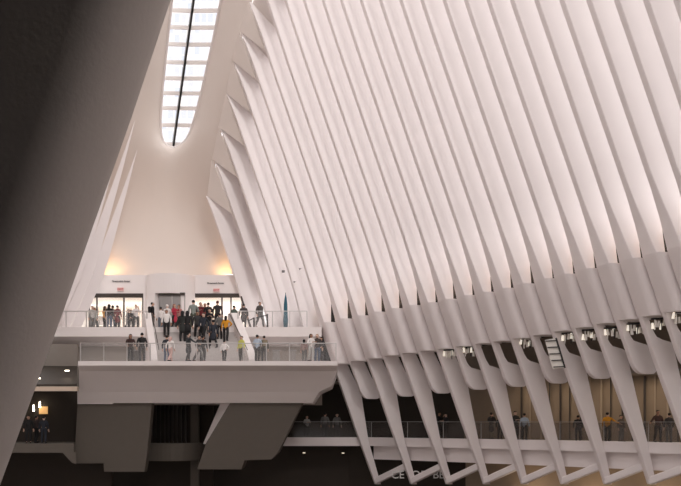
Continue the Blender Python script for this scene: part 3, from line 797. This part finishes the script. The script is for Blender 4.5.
person(152.6, 66.4, U_, 'stand', 110, K, K, 'person in black with a backpack standing left of the lift doors', 1.82, bag=K, group=g1)
person(160.8, 67.2, U_, 'stand', 190, WH, (.12, .14, .17), 'person in white top and blue-grey trousers before the lift doors', 1.6, group=g1)
person(167.2, 67.3, U_, 'fold', 170, WH, GREY, 'person in white shirt and white cap before the lift doors', 1.78, cap=WH, group=g1)
person(174.6, 67.0, U_, 'phone', 60, REDB, K, 'person in bright red coat right of the lift doors', 1.78, hair=(.2, .08, .05), long=True, coat=True, group=g1)
person(178.8, 67.6, U_, 'stand', -30, (.45, .22, .20), K, 'person in rusty pink top behind the red coat', 1.82, group=g1)
person(193.5, 66.6, U_, 'stand', 180, GG, OLIVE, 'person in grey-green jacket at the head of the stairs before the right shop', 2.0, group=g1)
person(200.5, 66.9, U_, 'phone', 20, REDD, K, 'person in red jacket before the right shop window', 1.88, group=g1)
person(205.0, 67.6, U_, 'stand', 10, (.25, .05, .04), K, 'person in brick red top behind the black coat at the right shop', 1.9, group=g1)
person(208.2, 66.4, U_, 'fold', 200, K, K, 'person in black coat before the right shop window', 1.8, group=g1)
person(217.6, 66.6, U_, 'stand', 175, CHAR, K, 'person in charcoal jacket at the right edge of the right shop', 1.95, hair=(.09, .03, .03), group=g1)
person(234.2, 66.6, U_, 'hip', 140, (.09, .12, .10), GREY, 'person in grey-green jacket behind the right stair parapet', 1.62, group=g1)
person(243.6, 66.4, U_, 'stand', -170, (.06, .05, .05), CHAR, 'person in dark coat by the slanting entrance frame', 1.72, coat=True, group=g1)
person(260, 65.7, U_, 'walk', 40, (.075, .065, .06), GREY, 'person in dark grey jacket walking behind the black gate posts', 1.78, group=g1)
# on the stairs: depth along the flight
def onstair(px, step, *a, **kw):
    t = (step - .4) / NS; D = lerp(61.2, 65.6, t); return person(px, D, PLZ + step * rise, *a, group=g2, **kw)
onstair(166.5, 11, 'stand', 5, WH, K, 'person in white shirt coming down the left side of the stairs', 1.78, hair=(.05, .03, .025))
onstair(182.6, 9, 'stand', 175, (.02, .022, .02), K, 'person in long black coat on the stairs, left of two', 2.0, coat=True, long=True)
onstair(187.4, 9, 'stand', 185, K, K, 'person in long black coat on the stairs, right of two', 2.0, coat=True, long=True)
onstair(197.5, 10, 'walk', 15, CHAR, K, 'person in charcoal in the middle of the stairs', 1.82)
onstair(203.5, 9, 'walk', -20, NAVY, K, 'person in dark navy in the middle of the stairs', 1.85)
onstair(209.5, 12, 'fold', 10, K, GREY, 'person in black top high on the stairs near the right shop', 1.7)
onstair(213.0, 6, 'walk', -150, NAVY, K, 'person in navy coat low on the stairs left of the yellow jacket', 1.85, coat=True)
onstair(219.5, 10, 'stand', 200, GREY, K, 'person in grey on the stairs behind the yellow jacket', 1.7)
onstair(225.9, 9, 'hip', 175, YEL, K, 'person in yellow jacket on the right side of the stairs', 1.68, long=True)
# on the platform
T = PLZ
def onplat(px, D, *a, **kw): return person(px, D, T, *a, group=g3, **kw)
onplat(130.3, 59.6, 'lean', 20, (.04, .016, .014), K, 'person in dark red jacket leaning at the platform railing', 1.70, long=True, hair=(.03, .018, .015))
onplat(142, 59.8, 'stand', -160, K, CHAR, 'person in black jacket at the platform railing beside the grey box', 1.80)
onplat(166.8, 60.2, 'stand', 175, NAVY, JEAN, 'person in navy top and jeans at the foot of the stairs', 1.68)
onplat(170.6, 59.6, 'walk', 150, WH, PINK, 'person with pink headscarf and white top at the foot of the stairs', 1.55, cap=PINK, long=True)
onplat(188.6, 59.5, 'reach', 120, (.03, .035, .04), CHAR, 'person in slate coat pushing forward at the middle of the platform', 1.78, coat=True)
onplat(199, 59.8, 'walk', 60, CHAR, GREY, 'person in dark top and grey trousers striding on the platform', 1.62)
onplat(202.8, 60.6, 'stand', 160, K, K, 'person in black standing behind the striding visitor', 1.7)
onplat(224.3, 59.5, 'hip', 165, WH, K, 'child in white shirt and black trousers at the middle of the platform', 1.32)
onplat(241.3, 59.7, 'stand', -40, LIME, (.05, .045, .04), 'person in lime top standing by the right parapet foot', 1.6)
onplat(257.4, 59.8, 'fold', 160, BLUE, CHAR, 'person in pale blue shirt right of the parapet foot', 1.68)
onplat(264.0, 59.9, 'stand', 200, OLIVE, K, 'person in olive top beside the pale blue shirt', 1.62, bag=KHAKI)
onplat(304.3, 60.1, 'stand', 160, (.30, .2, .18), GREY, 'person with dark hair in muted pink, left of the right-end group', 1.42, long=True)
onplat(311.2, 59.6, 'fold', 40, WH, LG, 'person with dark hair in white top in the right-end group', 1.72, long=True)
onplat(317.2, 60.2, 'stand', 10, (.06, .045, .04), JEAN, 'person in dark brown jacket in the right-end group', 1.76, hair=(.22, .13, .07))
onplat(322.0, 60.4, 'lean', -30, K, CHAR, 'person in black leaning at the far right end of the platform', 1.6, long=True)
# right walkway
def onwalk(px, k, off, *a, **kw):
    u = (px - CX) / FPX
    # depth where the ray meets the walkway, off metres behind its edge
    best = None
    for i in range(len(path) - 1):
        for t in range(21):
            q = path[i].lerp(path[i + 1], t / 20) + out[i] * off; e = abs(q.x / q.y - u)
            if best is None or e < best[0]: best = (e, q)
    return person(px, best[1].y, 0, *a, **kw)
onwalk(439.3, 0, .9, 'phone', 60, K, K, 'person in black on the walkway behind the fourth leg, taller of a pair', 1.76, group=g4)
onwalk(446.0, 0, .9, 'fold', -60, K, K, 'person in black on the walkway facing the taller companion', 1.66, group=g4)
onwalk(491.5, 0, .9, 'phone', 150, (.02, .016, .014), KHAKI, 'person in dark coat on the walkway just left of the sixth leg', 1.7, coat=True, group=g4)
onwalk(500, 0, 1.3, 'stand', 10, NAVY, K, 'person in navy half hidden by a walkway leg', 1.5, group=g4)
onwalk(515.4, 0, .9, 'fold', 20, CHAR, K, 'person in dark suit on the walkway beside the pale blue shirt', 1.78, group=g4)
onwalk(524.5, 0, .8, 'stand', 150, BLUE, (.03, .04, .04), 'person in pale blue shirt on the right walkway', 1.64, group=g4)
onwalk(578, 0, .9, 'stand', 170, K, K, 'person in black half hidden behind a leg of the right walkway', 1.5, group=g4)
onwalk(607.5, 0, .8, 'reach', 150, YEL, (.035, .045, .04), 'person in ochre shirt looking out on the right walkway', 1.66, group=g4)
onwalk(621, 0, 1.6, 'stand', 30, (.10, .08, .07), GREY, 'person in brown top deeper in the walkway right of the ochre shirt', 1.5, group=g4)
onwalk(658, 0, .8, 'reach', 10, (.07, .035, .03), CHAR, 'person in dark maroon top with a hand on the walkway rail', 1.75, group=g4)
onwalk(669, 0, 1.2, 'stand', 190, (.04, .035, .035), GREY, 'person in black top at the right edge of the walkway', 1.6, group=g4)
onwalk(307, 0, .9, 'fold', 30, LG, K, 'person in light grey top on the dim walkway under the platform end', 1.55, group=g4)
onwalk(325, 0, 1.2, 'stand', 170, GREY, K, 'person in grey top on the dim walkway left of the first leg', 1.75, group=g4)
onwalk(337, 0, 1.4, 'stand', 10, GREY, CHAR, 'person in grey jacket on the dim walkway close to the first leg', 1.7, group=g4)
ZL = EYE - .0230 * 58
person(28.5, 60.4, ZL, 'stand', 20, K, K, 'person in black on the lower left walkway, nearest the dark rib', 1.7, group=g5)
person(36.5, 60.8, ZL, 'fold', 150, (.03, .02, .02), K, 'person in dark brown on the lower left walkway, middle of three', 1.7, group=g5)
person(43.8, 60.2, ZL, 'stand', 180, NAVY, NAVY, 'person in navy on the lower left walkway before the amber panel', 1.66, group=g5)

# ------------------------------------------------------------------ light
w = bpy.data.worlds.new('sky'); SC.world = w; w.use_nodes = True
w.node_tree.nodes['Background'].inputs['Color'].default_value = (1, .968, .962, 1)
w.node_tree.nodes['Background'].inputs['Strength'].default_value = 1.0
sl = bpy.data.lights.new('sun', 'SUN'); sl.energy = 1.25; sl.angle = math.radians(40); sl.color = (1, .96, .94)
so = bpy.data.objects.new('sun', sl); COL.objects.link(so)
sdir = Vector((-CP, -SP, 0)) * .75 + Vector((-SP, CP, 0)) * .42 + Vector((0, 0, -.62))
so.rotation_euler = sdir.to_track_quat('-Z', 'Y').to_euler()
s2 = bpy.data.lights.new('fill_sun', 'SUN'); s2.energy = .5; s2.angle = math.radians(10); s2.color = (1, .95, .92)  # second sun, added to brighten the platform end of the hall
o2 = bpy.data.objects.new('fill_sun', s2); COL.objects.link(o2); el = math.radians(25)
o2.rotation_euler = Vector((-SP * math.cos(el), CP * math.cos(el), -math.sin(el))).to_track_quat('-Z', 'Y').to_euler()
# the right wall runs on beside the viewer, outside the view
v = [W(BC(F(NR - 1, LEDGE[-1][1]))[0] + 4.6 + q, c, z) for c in (31, 10, -22) for q, z in ((0, -7), (0, 8), (-4.5, 22), (-7, 34))]
o = mesh('wall_right_rear', v, [[i * 4 + j, i * 4 + j + 1, i * 4 + j + 5, i * 4 + j + 4] for i in range(2) for j in range(3)], WALLW); struct(o)
# the opposite end of the hall, behind the viewer
cb = -22
struct(MB().hexa([W(B0 - 24, cb, -7), W(B0 + 24, cb, -7), W(B0 + 24, cb - .5, -7), W(B0 - 24, cb - .5, -7), W(B0 - 24, cb, 43), W(B0 + 24, cb, 43), W(B0 + 24, cb - .5, 43), W(B0 - 24, cb - .5, 43)]).build('wall_behind', WALLW))
# warm uplights hidden behind the ledge, cove lights behind the shop fascia, ceiling lamps in the shops
for x in (P(114, 0, 70.5).x, P(222, 0, 70.5).x):
    area('cove_light', (x, 70.2, zf1 + .15), (x, 70.9, zf1 + 4), 1.2, 14, (1, .55, .22))
for x0, x1 in ((90, 142), (194, 242)):
    a, b = P(x0, 0, 71.5).x, P(x1, 0, 71.5).x
    area('shop_light', ((a + b) / 2, 71.5, zf0 - .1), ((a + b) / 2, 71.6, UPZ), b - a, 75, (1, .93, .86), 1.5)
for k in range(4, NR - 1):
    b, c, z = BC(F(k, LEDGE[k][1] - 1)); q = W(b + 1.1, c - .8, z + .15)
    area('uplight', q, q + Vector((-.5 * CP, -.5 * SP, 1)), .3, 8, (1, .72, .50))
for i in range(9, len(path) - 1, 2):
    p = path[i] + out[i] * 2.8; area('walkway_light', (p.x, p.y, 3.6), (p.x, p.y, 0), 1.2, 13, (1, .80, .58))
for i in range(10, len(path) - 1, 3):
    p = path[i] + out[i] * 1.6; area('lower_light', (p.x, p.y, -3.6), p + out[i] * 1.6 + Vector((0, 0, -1.5)), 1.2, 16, (1, .76, .52))

# ------------------------------------------------------------------ camera
cd = bpy.data.cameras.new('camera'); cam = bpy.data.objects.new('camera', cd); COL.objects.link(cam)
cam.location = (0, 0, EYE); cam.rotation_euler = (math.pi / 2, 0, 0)
cd.sensor_width = 36; cd.lens = FPX / 681 * 36; cd.shift_y = (HY - 243) / 681; cd.clip_end = 500; cd.clip_start = .05
SC.camera = cam
SC.view_settings.view_transform = 'Standard'; SC.view_settings.look = 'None'; SC.view_settings.gamma = 1
SC.view_settings.use_curve_mapping = False; SC.view_settings.exposure = .69
SC.cycles.max_bounces = 10; SC.cycles.diffuse_bounces = 6; SC.cycles.transparent_max_bounces = 16
